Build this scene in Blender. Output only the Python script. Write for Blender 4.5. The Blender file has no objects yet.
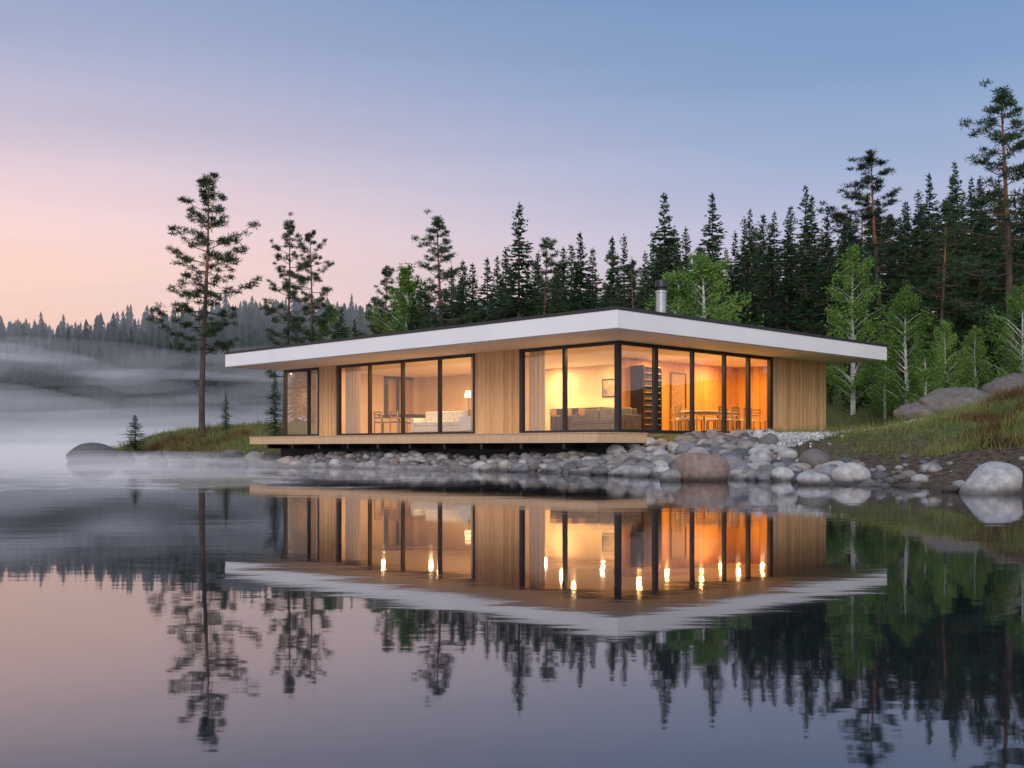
import bpy, math, numpy as np
from mathutils import Vector
rng = np.random.default_rng(7)
F=1096.0; HOR=448.0; CH=0.62
scene=bpy.context.scene
col=scene.collection

# ------------------------------------------------------------ materials
def new_mat(name):
    m=bpy.data.materials.new(name); m.use_nodes=True
    nt=m.node_tree; nt.nodes.clear()
    out=nt.nodes.new('ShaderNodeOutputMaterial')
    return m,nt,out
def N(nt,t,**kw):
    n=nt.nodes.new(t)
    for k,v in kw.items(): setattr(n,k,v)
    return n
def mat(name,c1,c2=None,rough=0.7,scale=3.0,bump=0.0,bscale=20.0,metal=0.0,stretch=(1,1,1),spec=0.5,detail=6):
    m,nt,out=new_mat(name)
    b=N(nt,'ShaderNodeBsdfPrincipled'); nt.links.new(b.outputs[0],out.inputs[0])
    b.inputs['Roughness'].default_value=rough; b.inputs['Metallic'].default_value=metal
    b.inputs['Specular IOR Level'].default_value=spec
    tc=N(nt,'ShaderNodeTexCoord'); mp=N(nt,'ShaderNodeMapping'); mp.inputs['Scale'].default_value=stretch
    nt.links.new(tc.outputs['Object'],mp.inputs[0])
    if c2 is None: c2=tuple(x*0.82 for x in c1)
    nz=N(nt,'ShaderNodeTexNoise'); nz.inputs['Scale'].default_value=scale; nz.inputs['Detail'].default_value=detail
    nt.links.new(mp.outputs[0],nz.inputs['Vector'])
    r=N(nt,'ShaderNodeValToRGB'); r.color_ramp.elements[0].position=0.35; r.color_ramp.elements[1].position=0.65
    r.color_ramp.elements[0].color=(*c1,1); r.color_ramp.elements[1].color=(*c2,1)
    nt.links.new(nz.outputs[0],r.inputs[0]); nt.links.new(r.outputs[0],b.inputs['Base Color'])
    if bump>0:
        n2=N(nt,'ShaderNodeTexNoise'); n2.inputs['Scale'].default_value=bscale; n2.inputs['Detail'].default_value=5
        nt.links.new(mp.outputs[0],n2.inputs['Vector'])
        bp=N(nt,'ShaderNodeBump'); bp.inputs['Strength'].default_value=bump; bp.inputs['Distance'].default_value=0.05
        nt.links.new(n2.outputs[0],bp.inputs['Height']); nt.links.new(bp.outputs[0],b.inputs['Normal'])
    return m
def foliage(name,dark,light,transl=0.3):
    m,nt,out=new_mat(name)
    g=N(nt,'ShaderNodeNewGeometry'); oi=N(nt,'ShaderNodeObjectInfo')
    nz=N(nt,'ShaderNodeTexNoise'); nz.inputs['Scale'].default_value=0.9; nz.inputs['Detail'].default_value=4
    nt.links.new(g.outputs['Position'],nz.inputs['Vector'])
    a=N(nt,'ShaderNodeMath',operation='MULTIPLY_ADD'); a.inputs[1].default_value=0.35; 
    nt.links.new(oi.outputs['Random'],a.inputs[0]); nt.links.new(nz.outputs[0],a.inputs[2])
    a2=N(nt,'ShaderNodeMath',operation='MULTIPLY_ADD'); a2.inputs[1].default_value=0.3
    nt.links.new(g.outputs['Random Per Island'],a2.inputs[0]); nt.links.new(a.outputs[0],a2.inputs[2])
    r=N(nt,'ShaderNodeValToRGB'); r.color_ramp.elements[0].position=0.5; r.color_ramp.elements[1].position=1.05
    r.color_ramp.elements[0].color=(*dark,1); r.color_ramp.elements[1].color=(*light,1)
    nt.links.new(a2.outputs[0],r.inputs[0])
    d=N(nt,'ShaderNodeBsdfDiffuse'); t=N(nt,'ShaderNodeBsdfTranslucent'); mx=N(nt,'ShaderNodeMixShader')
    mx.inputs[0].default_value=transl
    nt.links.new(r.outputs[0],d.inputs[0]); nt.links.new(r.outputs[0],t.inputs[0])
    nt.links.new(d.outputs[0],mx.inputs[1]); nt.links.new(t.outputs[0],mx.inputs[2]); nt.links.new(mx.outputs[0],out.inputs[0])
    return m
def vcol_mat(name,rough=0.7,bump=0.5,bscale=8):
    m,nt,out=new_mat(name)
    b=N(nt,'ShaderNodeBsdfPrincipled'); nt.links.new(b.outputs[0],out.inputs[0]); b.inputs['Roughness'].default_value=rough
    at=N(nt,'ShaderNodeAttribute'); at.attribute_name='tint'
    tc=N(nt,'ShaderNodeTexCoord'); nz=N(nt,'ShaderNodeTexNoise'); nz.inputs['Scale'].default_value=bscale; nz.inputs['Detail'].default_value=8
    nz.inputs['Roughness'].default_value=0.65
    nt.links.new(tc.outputs['Object'],nz.inputs['Vector'])
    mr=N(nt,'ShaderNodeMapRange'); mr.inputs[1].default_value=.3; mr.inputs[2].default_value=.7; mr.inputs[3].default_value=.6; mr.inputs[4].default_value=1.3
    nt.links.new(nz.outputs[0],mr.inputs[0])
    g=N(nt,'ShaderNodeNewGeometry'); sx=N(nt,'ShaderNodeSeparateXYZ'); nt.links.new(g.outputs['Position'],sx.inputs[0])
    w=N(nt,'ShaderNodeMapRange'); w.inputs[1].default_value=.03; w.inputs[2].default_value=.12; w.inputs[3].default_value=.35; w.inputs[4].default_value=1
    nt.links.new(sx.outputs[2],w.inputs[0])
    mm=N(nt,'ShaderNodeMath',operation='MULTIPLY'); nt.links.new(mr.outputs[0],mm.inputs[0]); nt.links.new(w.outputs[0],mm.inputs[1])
    vm=N(nt,'ShaderNodeVectorMath',operation='SCALE'); nt.links.new(at.outputs['Color'],vm.inputs[0]); nt.links.new(mm.outputs[0],vm.inputs['Scale'])
    nt.links.new(vm.outputs[0],b.inputs['Base Color'])
    bp=N(nt,'ShaderNodeBump'); bp.inputs['Strength'].default_value=bump; bp.inputs['Distance'].default_value=.04
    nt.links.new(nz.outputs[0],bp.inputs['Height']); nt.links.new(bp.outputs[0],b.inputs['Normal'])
    return m

M={}
def wood_mat(name,c1,c2,rough=.6):
    m,nt,out=new_mat(name)
    b=N(nt,'ShaderNodeBsdfPrincipled'); nt.links.new(b.outputs[0],out.inputs[0]); b.inputs['Roughness'].default_value=rough
    b.inputs['Specular IOR Level'].default_value=.3
    tc=N(nt,'ShaderNodeTexCoord'); mp=N(nt,'ShaderNodeMapping'); mp.inputs['Scale'].default_value=(14,14,.8)
    nt.links.new(tc.outputs['Object'],mp.inputs[0])
    nz=N(nt,'ShaderNodeTexNoise'); nz.inputs['Scale'].default_value=2; nz.inputs['Detail'].default_value=8; nz.inputs['Distortion'].default_value=.4
    nt.links.new(mp.outputs[0],nz.inputs['Vector'])
    g=N(nt,'ShaderNodeNewGeometry')
    ad=N(nt,'ShaderNodeMath',operation='MULTIPLY_ADD'); ad.inputs[1].default_value=.45
    nt.links.new(g.outputs['Random Per Island'],ad.inputs[0]); nt.links.new(nz.outputs[0],ad.inputs[2])
    r=N(nt,'ShaderNodeValToRGB'); r.color_ramp.elements[0].position=.4; r.color_ramp.elements[1].position=1.0
    r.color_ramp.elements[0].color=(*c1,1); r.color_ramp.elements[1].color=(*c2,1)
    nt.links.new(ad.outputs[0],r.inputs[0]); nt.links.new(r.outputs[0],b.inputs['Base Color'])
    return m
M['clad']=wood_mat('larch_cladding',(.86,.53,.27),(.56,.31,.13))
M['deckw']=wood_mat('deck_timber',(.74,.50,.31),(.54,.35,.20))
M['iwood']=wood_mat('interior_wood',(.66,.35,.10),(.42,.20,.055))
M['floor']=mat('oak_floor',(.42,.27,.14),(.30,.19,.10),.45,4)
M['cream']=mat('warm_plaster',(.70,.54,.35),(.62,.47,.30),.8,2)
M['white']=mat('white_paint',(.84,.82,.82),(.79,.77,.78),.45,.6)
M['soffit']=mat('soffit_paint',(.80,.76,.70),(.75,.71,.65),.6,.8)
M['dark']=mat('dark_metal',(.018,.018,.020),(.012,.012,.014),.4,3)
M['concrete']=mat('dark_concrete',(.035,.033,.032),(.02,.02,.02),.85,2,.3)
M['steel']=mat('flue_steel',(.45,.46,.48),(.35,.36,.38),.35,6,metal=.7)
M['grey']=mat('grey_laminate',(.20,.19,.18),(.15,.14,.14),.5,3)
M['sofa']=mat('light_fabric',(.80,.77,.72),(.70,.67,.62),.9,6)
M['dfab']=mat('dark_fabric',(.11,.095,.085),(.07,.06,.06),.9,6)
M['fwood']=mat('furniture_oak',(.42,.26,.12),(.3,.18,.08),.5,8)
M['bark']=mat('pine_bark',(.10,.065,.045),(.05,.036,.03),.9,5,.6,stretch=(1,1,.3))
M['orangebark']=mat('pine_upper_bark',(.27,.125,.06),(.16,.08,.045),.9,5,.5,stretch=(1,1,.4))
M['birchbark']=mat('birch_bark',(.74,.72,.68),(.30,.28,.27),.8,6,.2,stretch=(1,1,2.5))
M['spruce']=foliage('spruce_needles',(.012,.036,.020),(.072,.130,.060),.25)
M['pine']=foliage('pine_needles',(.016,.040,.024),(.078,.120,.062),.25)
M['birch']=foliage('birch_leaves',(.06,.145,.03),(.25,.39,.095),.42)
M['grass']=foliage('grass_blades',(.06,.11,.025),(.28,.28,.10),.3)
M['heath']=foliage('heather_foliage',(.07,.045,.025),(.20,.11,.06),.3)
M['far']=foliage('far_foliage',(.010,.028,.026),(.030,.055,.040),.1)
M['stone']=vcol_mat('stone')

# ------------------------------------------------------------ mesh helpers
def mesh_from(name,V,Fc,mats,midx=None,smooth=False,tint=None):
    V=np.asarray(V,dtype=np.float32)
    me=bpy.data.meshes.new(name)
    if isinstance(Fc,np.ndarray):
        nf,k=Fc.shape
        me.vertices.add(len(V)); me.vertices.foreach_set('co',V.ravel())
        me.loops.add(nf*k); me.loops.foreach_set('vertex_index',Fc.astype(np.int32).ravel())
        me.polygons.add(nf); me.polygons.foreach_set('loop_start',np.arange(0,nf*k,k,dtype=np.int32))
        me.update(calc_edges=True)
    else:
        me.from_pydata([tuple(v) for v in V],[],Fc)
    for m in mats: me.materials.append(m)
    if midx is not None: me.polygons.foreach_set('material_index',np.asarray(midx,dtype=np.int32))
    me.polygons.foreach_set('use_smooth',np.full(len(me.polygons),smooth))
    if tint is not None:
        a=me.color_attributes.new('tint','FLOAT_COLOR','POINT')
        t=np.ones((len(V),4),dtype=np.float32); t[:,:3]=tint; a.data.foreach_set('color',t.ravel())
    me.update(); return me
def obj(name,me,parent=None,loc=(0,0,0),rot=0,scale=1):
    o=bpy.data.objects.new(name,me); col.objects.link(o); o.location=loc; o.rotation_euler=(0,0,rot)
    o.scale=(scale,)*3 if not isinstance(scale,tuple) else scale
    if parent: o.parent=parent
    return o
BF=[(0,3,2,1),(4,5,6,7),(0,1,5,4),(1,2,6,5),(2,3,7,6),(3,0,4,7)]
class MB:
    def __init__(s): s.V=[];s.F=[];s.M=[];s.mats=[]
    def mi(s,m):
        if m not in s.mats: s.mats.append(m)
        return s.mats.index(m)
    def box(s,x0,x1,y0,y1,z0,z1,m):
        b=len(s.V); s.V+= [(x0,y0,z0),(x1,y0,z0),(x1,y1,z0),(x0,y1,z0),(x0,y0,z1),(x1,y0,z1),(x1,y1,z1),(x0,y1,z1)]
        i=s.mi(m)
        for f in BF: s.F.append(tuple(b+k for k in f)); s.M.append(i)
    def cyl(s,x,y,z0,z1,r0,r1,m,n=16):
        b=len(s.V); i=s.mi(m)
        for z,r in((z0,r0),(z1,r1)):
            for k in range(n):
                a=2*math.pi*k/n; s.V.append((x+r*math.cos(a),y+r*math.sin(a),z))
        for k in range(n):
            s.F.append((b+k,b+(k+1)%n,b+n+(k+1)%n,b+n+k)); s.M.append(i)
        s.F.append(tuple(b+n+k for k in range(n))); s.M.append(i)
        s.F.append(tuple(b+k for k in reversed(range(n)))); s.M.append(i)
    def quad(s,p,m):
        b=len(s.V); s.V+=p; s.F.append(tuple(range(b,b+len(p)))); s.M.append(s.mi(m))
    def make(s,name,parent=None,bevel=0,**k):
        o=obj(name,mesh_from(name,s.V,s.F,s.mats,s.M),parent,**k)
        if bevel:
            md=o.modifiers.new('bev','BEVEL'); md.width=bevel; md.segments=2
        return o

# ------------------------------------------------------------ terrain
LAND=np.array([(-27,66),(-21.6,59),(-13.8,48.5),(-9.2,39.5),(-8.0,37.0),(-5.1,34.2),(-1.75,30.6),(1.2,27.4),(2.5,25.2),(3.9,22.8),(5.2,20.6),(6.0,18.2),(6.9,16.8),(7.6,15.2),(14,11),(40,0),(120,-60),(900,-60),(900,300),(60,300),(20,160),(0,115),(-12,92),(-22,76)],float)
def sdist(X,Y):
    X=np.asarray(X,float);Y=np.asarray(Y,float)
    dm=np.full(X.shape,1e9); ins=np.zeros(X.shape,bool); n=len(LAND)
    for i in range(n):
        ax,ay=LAND[i]; bx,by=LAND[(i+1)%n]
        dx,dy=bx-ax,by-ay
        t=np.clip(((X-ax)*dx+(Y-ay)*dy)/(dx*dx+dy*dy),0,1)
        dm=np.minimum(dm,np.hypot(X-ax-t*dx,Y-ay-t*dy))
        c=((ay>Y)!=(by>Y))&(X<(bx-ax)*(Y-ay)/((by-ay) if by!=ay else 1e-9)+ax)
        ins^=c
    return np.where(ins,dm,-dm)
def ss(a,b,x):
    t=np.clip((x-a)/(b-a),0,1); return t*t*(3-2*t)
HX,HY=2.9,30.0; S2=math.sqrt(.5)
def to_uv(X,Y):
    dx=X-HX;dy=Y-HY
    return (dx+dy)*S2,(-dx+dy)*S2   # v,u
def wob(X,Y):
    return (np.sin(X*.9+1.3*np.sin(Y*.5))+np.sin(Y*1.1+1.7*np.sin(X*.43+2))+.6*np.sin(X*2.3+Y*1.9)+.5*np.sin(X*3.7-Y*3.1))
def gz(X,Y):
    X=np.asarray(X,float);Y=np.asarray(Y,float)
    d=sdist(X,Y)+.18*wob(X,Y)
    v,u=to_uv(X,Y)
    hd=np.hypot(np.maximum(np.maximum(-2-v,v-12.5),0),np.maximum(np.maximum(-2.5-u,u-17),0))
    hm=ss(.5,7,hd)
    z=np.where(d>0,1.0*ss(-.5,5.5,d)-1.0*ss(-.5,5.5,0),np.maximum(d*.3,-1.6))
    right=ss(7.5,14,X)*ss(2.5,10,d)*np.clip(1-ss(60,120,X),0,1)
    z=z+hm*(1.15*right+.08*wob(X*.6,Y*.6)*ss(2,6,d)+.05*wob(X*1.7,Y*1.7)*ss(1,3,d))
    z=z+ss(2,20,hd)*3.5*ss(12,50,d)*ss(-12,8,X)
    z=z+ .9*ss(2,8,d)*ss(-8,-13,X)
    fy=Y-(255+12*np.sin(X*.02)+.1*X)
    zf=np.where(fy>0, 2*ss(0,20,fy)+(47+6*np.sin(X*.013+1)+3*np.sin(X*.041))*ss(10,270,fy),-1.6)
    return np.maximum(z,zf)
def axis(lo,hi,step,olo,ohi,g=1.09):
    a=list(np.arange(lo,hi,step)); s=step; x=a[-1]
    while x<ohi: s=min(s*g,25); x+=s; a.append(x)
    s=step;x=a[0];pre=[]
    while x>olo: s=min(s*g,25); x-=s; pre.append(x)
    return np.array(pre[::-1]+a)
ax=axis(-28,24,.3,-900,900); ay=axis(12,68,.3,-120,1500)
GX,GY=np.meshgrid(ax,ay); GZ=gz(GX,GY)
nx,ny=len(ax),len(ay)
idx=np.arange(nx*ny).reshape(ny,nx)
Fg=np.stack([idx[:-1,:-1],idx[:-1,1:],idx[1:,1:],idx[1:,:-1]],-1).reshape(-1,4)
m,nt,out=new_mat('ground_soil_and_grass')
b=N(nt,'ShaderNodeBsdfPrincipled'); nt.links.new(b.outputs[0],out.inputs[0]); b.inputs['Roughness'].default_value=.95; b.inputs['Specular IOR Level'].default_value=.15
g=N(nt,'ShaderNodeNewGeometry')
n1=N(nt,'ShaderNodeTexNoise'); n1.inputs['Scale'].default_value=.8; n1.inputs['Detail'].default_value=8
n2=N(nt,'ShaderNodeTexNoise'); n2.inputs['Scale'].default_value=9; n2.inputs['Detail'].default_value=8; n2.inputs['Roughness'].default_value=.7
nt.links.new(g.outputs['Position'],n1.inputs['Vector']); nt.links.new(g.outputs['Position'],n2.inputs['Vector'])
sx=N(nt,'ShaderNodeSeparateXYZ'); nt.links.new(g.outputs['Position'],sx.inputs[0])
soil=N(nt,'ShaderNodeValToRGB'); soil.color_ramp.elements[0].position=.35; soil.color_ramp.elements[1].position=.65
soil.color_ramp.elements[0].color=(.035,.025,.018,1); soil.color_ramp.elements[1].color=(.18,.13,.09,1); nt.links.new(n2.outputs[0],soil.inputs[0])
gr=N(nt,'ShaderNodeValToRGB'); gr.color_ramp.elements[0].position=.35; gr.color_ramp.elements[1].position=.65
gr.color_ramp.elements[0].color=(.045,.065,.018,1); gr.color_ramp.elements[1].color=(.15,.16,.06,1); nt.links.new(n2.outputs[0],gr.inputs[0])
ma=N(nt,'ShaderNodeMath',operation='MULTIPLY_ADD'); ma.inputs[1].default_value=1.6; nt.links.new(n1.outputs[0],ma.inputs[0]); nt.links.new(sx.outputs[2],ma.inputs[2])
mr=N(nt,'ShaderNodeMapRange'); mr.inputs[1].default_value=1.35; mr.inputs[2].default_value=1.75; nt.links.new(ma.outputs[0],mr.inputs[0])
mx=N(nt,'ShaderNodeMix',data_type='RGBA'); nt.links.new(mr.outputs[0],mx.inputs[0]); nt.links.new(soil.outputs[0],mx.inputs[6]); nt.links.new(gr.outputs[0],mx.inputs[7])
nt.links.new(mx.outputs[2],b.inputs['Base Color'])
bp=N(nt,'ShaderNodeBump'); bp.inputs['Strength'].default_value=.8; bp.inputs['Distance'].default_value=.06; nt.links.new(n2.outputs[0],bp.inputs['Height']); nt.links.new(bp.outputs[0],b.inputs['Normal'])
obj('ground',mesh_from('ground',np.stack([GX.ravel(),GY.ravel(),GZ.ravel()],1),Fg,[m],smooth=True))

# ------------------------------------------------------------ water
m,nt,out=new_mat('lake_water')
geo=N(nt,'ShaderNodeNewGeometry')
mp=N(nt,'ShaderNodeMapping'); mp.inputs['Scale'].default_value=(.55,1.6,1); nt.links.new(geo.outputs['Position'],mp.inputs[0])
nz=N(nt,'ShaderNodeTexNoise'); nz.inputs['Scale'].default_value=1.4; nz.inputs['Detail'].default_value=4; nz.inputs['Roughness'].default_value=.5
nt.links.new(mp.outputs[0],nz.inputs['Vector'])
bp=N(nt,'ShaderNodeBump'); bp.inputs['Strength'].default_value=1; bp.inputs['Distance'].default_value=.0013
nt.links.new(nz.outputs[0],bp.inputs['Height'])
fr=N(nt,'ShaderNodeFresnel'); fr.inputs[0].default_value=1.95
gl=N(nt,'ShaderNodeBsdfGlossy'); gl.inputs['Roughness'].default_value=.032; gl.inputs[0].default_value=(.97,.97,1,1)
df=N(nt,'ShaderNodeBsdfDiffuse'); df.inputs[0].default_value=(.009,.012,.018,1)
ms=N(nt,'ShaderNodeMixShader'); nt.links.new(bp.outputs[0],gl.inputs['Normal'])
nt.links.new(fr.outputs[0],ms.inputs[0]); nt.links.new(df.outputs[0],ms.inputs[1]); nt.links.new(gl.outputs[0],ms.inputs[2]); nt.links.new(ms.outputs[0],out.inputs[0])
obj('lake_water',mesh_from('lake_water',[(-1500,-1500,0),(1500,-1500,0),(1500,1500,0),(-1500,1500,0)],[(0,1,2,3)],[m]))

# ------------------------------------------------------------ house (local x = v, local y = u)
house=bpy.data.objects.new('lakeside_house',None); col.objects.link(house)
house.location=(HX,HY,0); house.rotation_euler=(0,0,math.radians(45))
def U(px): r=(px-512)/F; return (2.9-30*r)/(S2*(1+r))
def Vv(px): r=(px-512)/F; return (30*r-2.9)/(S2*(1-r))
FL=1.06; CE=3.58
UL=16.25; VR=11.22
b=MB(); b.box(-2.34,11.96,-1.9,16.6,CE,4.04,M['white']); b.make('roof_fascia',house,bevel=.012)
b=MB(); b.box(-2.36,11.98,-1.92,16.62,4.042,4.12,M['dark']); b.make('roof_coping',house)
b=MB(); b.box(-2.22,11.84,-1.78,16.48,CE-.022,CE-.002,M['soffit']); b.make('soffit',house)
CE-=.022
b=MB(); b.box(0.0,VR,0.0,UL,.80,FL,M['floor']); b.make('floor_slab',house)
b=MB(); b.box(-.75,-.02,-.2,15.4,-.3,.745,M['concrete']); b.box(.02,VR-.02,-.06,15.9,-.3,.79,M['concrete']); b.make('foundation',house)
b=MB()
dz=FL-.03
b.box(-1.8,-.02,-.79,15.8,.76,dz-.03,M['deckw'])
b.box(-.02,.27,-.79,-.04,.76,dz-.03,M['deckw'])
k=-1.82
while k<-.1:
    b.box(k,k+.135,-.81,15.82,dz-.028,dz,M['deckw']); k+=.143
b.box(-.02,.29,-.81,-.02,dz-.028,dz,M['deckw'])
b.make('timber_deck',house)
b=MB()
for u in np.arange(.5,15.5,1.6): b.box(-1.6,-.77,u,u+.1,.6,.758,M['dark'])
b.make('deck_joists',house)
def clad_u(b,u0,u1,v,mat_=None,z0=FL-.02,z1=None):
    z1=z1 or CE-.003; w=.098; n=max(1,round((u1-u0)/w)); w=(u1-u0)/n
    for i in range(n):
        b.box(v-.022-.006*(i%2),v,u0+i*w+.004,u0+(i+1)*w-.004,z0,z1,mat_ or M['clad'])
def clad_v(b,v0,v1,u,mat_=None,z0=FL-.02,z1=None,s=-1):
    z1=z1 or CE-.003; w=.098; n=max(1,round((v1-v0)/w)); w=(v1-v0)/n
    for i in range(n):
        a,c=(u-.022-.006*(i%2),u) if s<0 else (u,u+.022+.006*(i%2))
        b.box(v0+i*w+.004,v0+(i+1)*w-.004,a,c,z0,z1,mat_ or M['clad'])
b=MB()
uA,uB=U(521),U(476); uC,uD=U(338),U(320)
clad_u(b,uA,uB,-.02); clad_u(b,uC,uD,-.02)
vW=Vv(771); clad_v(b,vW,VR,-.02,z0=.8)
clad_u(b,0,UL,VR+.05); clad_v(b,5.0,VR,UL+.02,s=1)
b.make('timber_cladding',house)
b=MB()
b.box(-.018,.12,uA,uB,FL,CE-.004,M['cream']); b.box(-.018,.12,uC,uD,FL,CE-.004,M['cream'])
b.box(vW,VR,-.018,.12,FL,CE-.004,M['iwood'])
b.box(VR-.15,VR+.01,.13,UL-.02,FL,CE-.004,M['iwood'])
b.box(1.75,4.6,UL-.16,UL,FL,CE-.004,M['cream']); b.box(6.2,VR-.16,UL-.16,UL,FL,CE-.004,M['cream'])
b.box(4.6,6.2,UL-.16,UL,FL,FL+.8,M['cream'])
b.box(6.5,6.62,3.72,UL-.17,FL,CE-.004,M['cream'])
b.box(.13,2.2,5.2,5.32,FL,CE-.004,M['cream'])
b.box(.13,1.2,13.3,13.4,FL,CE-.004,M['cream'])
b.make('interior_walls',house)
b=MB()
v=4.3
while v<VR-.3:
    b.box(v+.004,v+.29,3.5,3.6,FL,CE-.006,M['iwood']); v+=.296
b.box(4.3,VR-.2,3.6,3.7,FL,CE-.006,M['cream'])
u=.14
while u<3.3:
    b.box(VR-.18,VR-.155,u+.004,u+.29,FL,CE-.006,M['iwood']); u+=.296
b.make('interior_wood_panelling',house)
b=MB(); b.box(7.0,7.9,3.46,3.497,FL+.003,FL+2.1,M['fwood']); b.box(7.0,7.05,3.44,3.46,FL+.003,FL+2.15,M['dark']); b.box(7.85,7.9,3.44,3.46,FL+.003,FL+2.15,M['dark']); b.box(7.05,7.85,3.44,3.46,FL+2.1,FL+2.15,M['dark'])
b.make('interior_door',house)
fb=MB(); gb=MB()
gm,nt,out=new_mat('window_glass')
geo=N(nt,'ShaderNodeNewGeometry'); mxf=N(nt,'ShaderNodeMix'); mxf.inputs[2].default_value=1.6; mxf.inputs[3].default_value=1/1.6
nt.links.new(geo.outputs['Backfacing'],mxf.inputs[0]); fr=N(nt,'ShaderNodeFresnel'); nt.links.new(mxf.outputs[0],fr.inputs[0])
fm=N(nt,'ShaderNodeMath',operation='MULTIPLY'); fm.inputs[1].default_value=1.9; fm.use_clamp=True; nt.links.new(fr.outputs[0],fm.inputs[0])
tr=N(nt,'ShaderNodeBsdfTransparent'); tr.inputs[0].default_value=(.95,.96,.95,1); gl=N(nt,'ShaderNodeBsdfGlossy'); gl.inputs['Roughness'].default_value=.0
ms=N(nt,'ShaderNodeMixShader'); nt.links.new(fm.outputs[0],ms.inputs[0]); nt.links.new(tr.outputs[0],ms.inputs[1]); nt.links.new(gl.outputs[0],ms.inputs[2]); nt.links.new(ms.outputs[0],out.inputs[0])
D=M['dark']
def glaze_u(u0,u1,mulls,v=0.0):
    fb.box(v-.05,v+.05,u0,u1,FL,FL+.07,D); fb.box(v-.05,v+.05,u0,u1,CE-.10,CE-.002,D)
    for mu,w in mulls: fb.box(v-.06,v+.06,mu-w/2,mu+w/2,FL+.002,CE-.004,D)
    gb.quad([(v,u1,FL+.06),(v,u0,FL+.06),(v,u0,CE-.08),(v,u1,CE-.08)],gm)
def glaze_v(v0,v1,mulls,u=0.0,z0=FL):
    fb.box(v0,v1,u-.052,u+.048,z0-.002,z0+.07,D); fb.box(v0,v1,u-.052,u+.048,CE-.102,CE-.003,D)
    for mu,w in mulls: fb.box(mu-w/2,mu+w/2,u-.062,u+.058,z0+.003,CE-.005,D)
    gb.quad([(v0,u,z0+.06),(v1,u,z0+.06),(v1,u,CE-.08),(v0,u,CE-.08)],gm)
glaze_u(.0,uA,[(.0,.16),(U(565),.10),(uA-.05,.13)])
glaze_u(uB,uC,[(uB+.05,.08),(U(440),.09),(U(403),.09),(U(370),.09),(uC-.06,.15)])
glaze_u(uD,UL,[(uD+.04,.08),(U(309),.08),(UL-.03,.1)])
glaze_v(.07,vW,[(Vv(655),.15),(Vv(692),.08),(Vv(724),.08),(Vv(748),.10),(vW-.06,.16)])
glaze_v(.07,1.72,[(1.68,.08)],u=UL-.05)
glaze_v(4.62,6.18,[(5.4,.06)],u=UL-.08,z0=FL+.8)
fb.make('window_frames',house); gb.make('window_glass',house)
b=MB(); cx,cy=5.66,2.83
b.cyl(cx,cy,4.10,4.25,.28,.24,M['dark'],24); b.cyl(cx,cy,4.2,5.75,.175,.175,M['steel'],24); b.cyl(cx,cy,5.70,5.78,.2,.2,M['steel'],24)
b.cyl(cx,cy,5.78,5.9,.11,.11,M['dark'],20); b.cyl(cx,cy,5.9,6.12,.21,.19,M['dark'],24)
b.make('chimney_flue',house)
def dl(v,u,w,size=.13,colr=(1,.60,.27)):
    l=bpy.data.lights.new('downlight','AREA'); l.shape='DISK'; l.size=size; l.energy=w; l.color=colr
    o=bpy.data.objects.new('downlight',l); col.objects.link(o); o.parent=house; o.location=(v,u,CE-.02)
for v,u,w in [(1.2,1.0,24),(1.2,2.7,22),(3.2,1.8,42),(5.6,1.2,42),(5.8,2.7,34),(8.0,1.4,44),(9.8,1.6,40),(8.9,2.7,30),(5.5,5.2,40),(3.2,5.0,32),(5.6,8.0,46),(2.6,7.6,50),(5.2,11,44),(2.4,10.6,44),(3.6,13.6,34),(1.0,15.0,14),(1.2,8.8,24),(1.2,11.8,24)]:
    warm=(1,.55,.18) if u<3.2 and v>3 else (1,.62,.28)
    dl(v,u,w*2.2,colr=warm)

# ------------------------------------------------------------ interior furniture
def wl(v,u,z=FL): return (HX+(v-u)*S2,HY+(v+u)*S2,z)
R45=math.radians(45)
def place(bm,name,v,u,rot=0,bevel=.01):
    return bm.make(name,None,bevel=bevel,loc=wl(v,u,FL+.002),rot=R45+rot)
def table(L,W,top,leg):
    b=MB(); b.box(-W/2,W/2,-L/2,L/2,.71,.75,top)
    for x in(-1,1):
        for y in(-1,1): b.box(x*(W/2-.08)-.03,x*(W/2-.08)+.03,y*(L/2-.12)-.03,y*(L/2-.12)+.03,0,.708,leg)
    b.box(-W/2+.12,W/2-.12,-L/2+.14,L/2-.14,.64,.706,leg); return b
def chair(wood,seat):
    b=MB()
    for x in(-1,1):
        b.box(x*.2-.018,x*.2+.018,-.22,-.184,0,.45,wood); b.box(x*.2-.018,x*.2+.018,.184,.22,0,.86,wood)
        b.box(x*.2-.016,x*.2+.016,-.18,.18,.60,.63,wood)
    b.box(-.22,.22,-.23,.2,.452,.49,seat)
    for z in(.62,.72,.81): b.box(-.18,.18,.19,.214,z,z+.05,wood)
    return b
def sofa(L,fab,pil=None):
    b=MB(); b.box(-.42,.42,-L/2,L/2,.1,.30,fab); b.box(.24,.44,-L/2+.01,L/2-.01,.302,.78,fab)
    b.box(-.42,.43,-L/2-.16,-L/2-.004,.1,.58,fab); b.box(-.42,.43,L/2+.004,L/2+.16,.1,.58,fab)
    n=3; w=L/n
    for i in range(n):
        b.box(-.40,.235,-L/2+i*w+.01,-L/2+(i+1)*w-.01,.305,.45,fab)
        b.box(.08,.236,-L/2+i*w+.03,-L/2+(i+1)*w-.03,.455,.8,pil or fab)
    for x in(-.36,.36):
        for y in(-L/2,L/2): b.box(x-.03,x+.03,y-.03,y+.03,0,.098,M['dark'])
    return b
pil=mat('ochre_cushion',(.45,.28,.10),(.38,.22,.08),.9,5)
place(sofa(2.3,M['sofa']),'sofa',1.3,8.6,0,.03)
place(sofa(1.3,M['sofa'],pil),'sofa',1.25,6.5,math.pi/2,.03)
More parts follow.
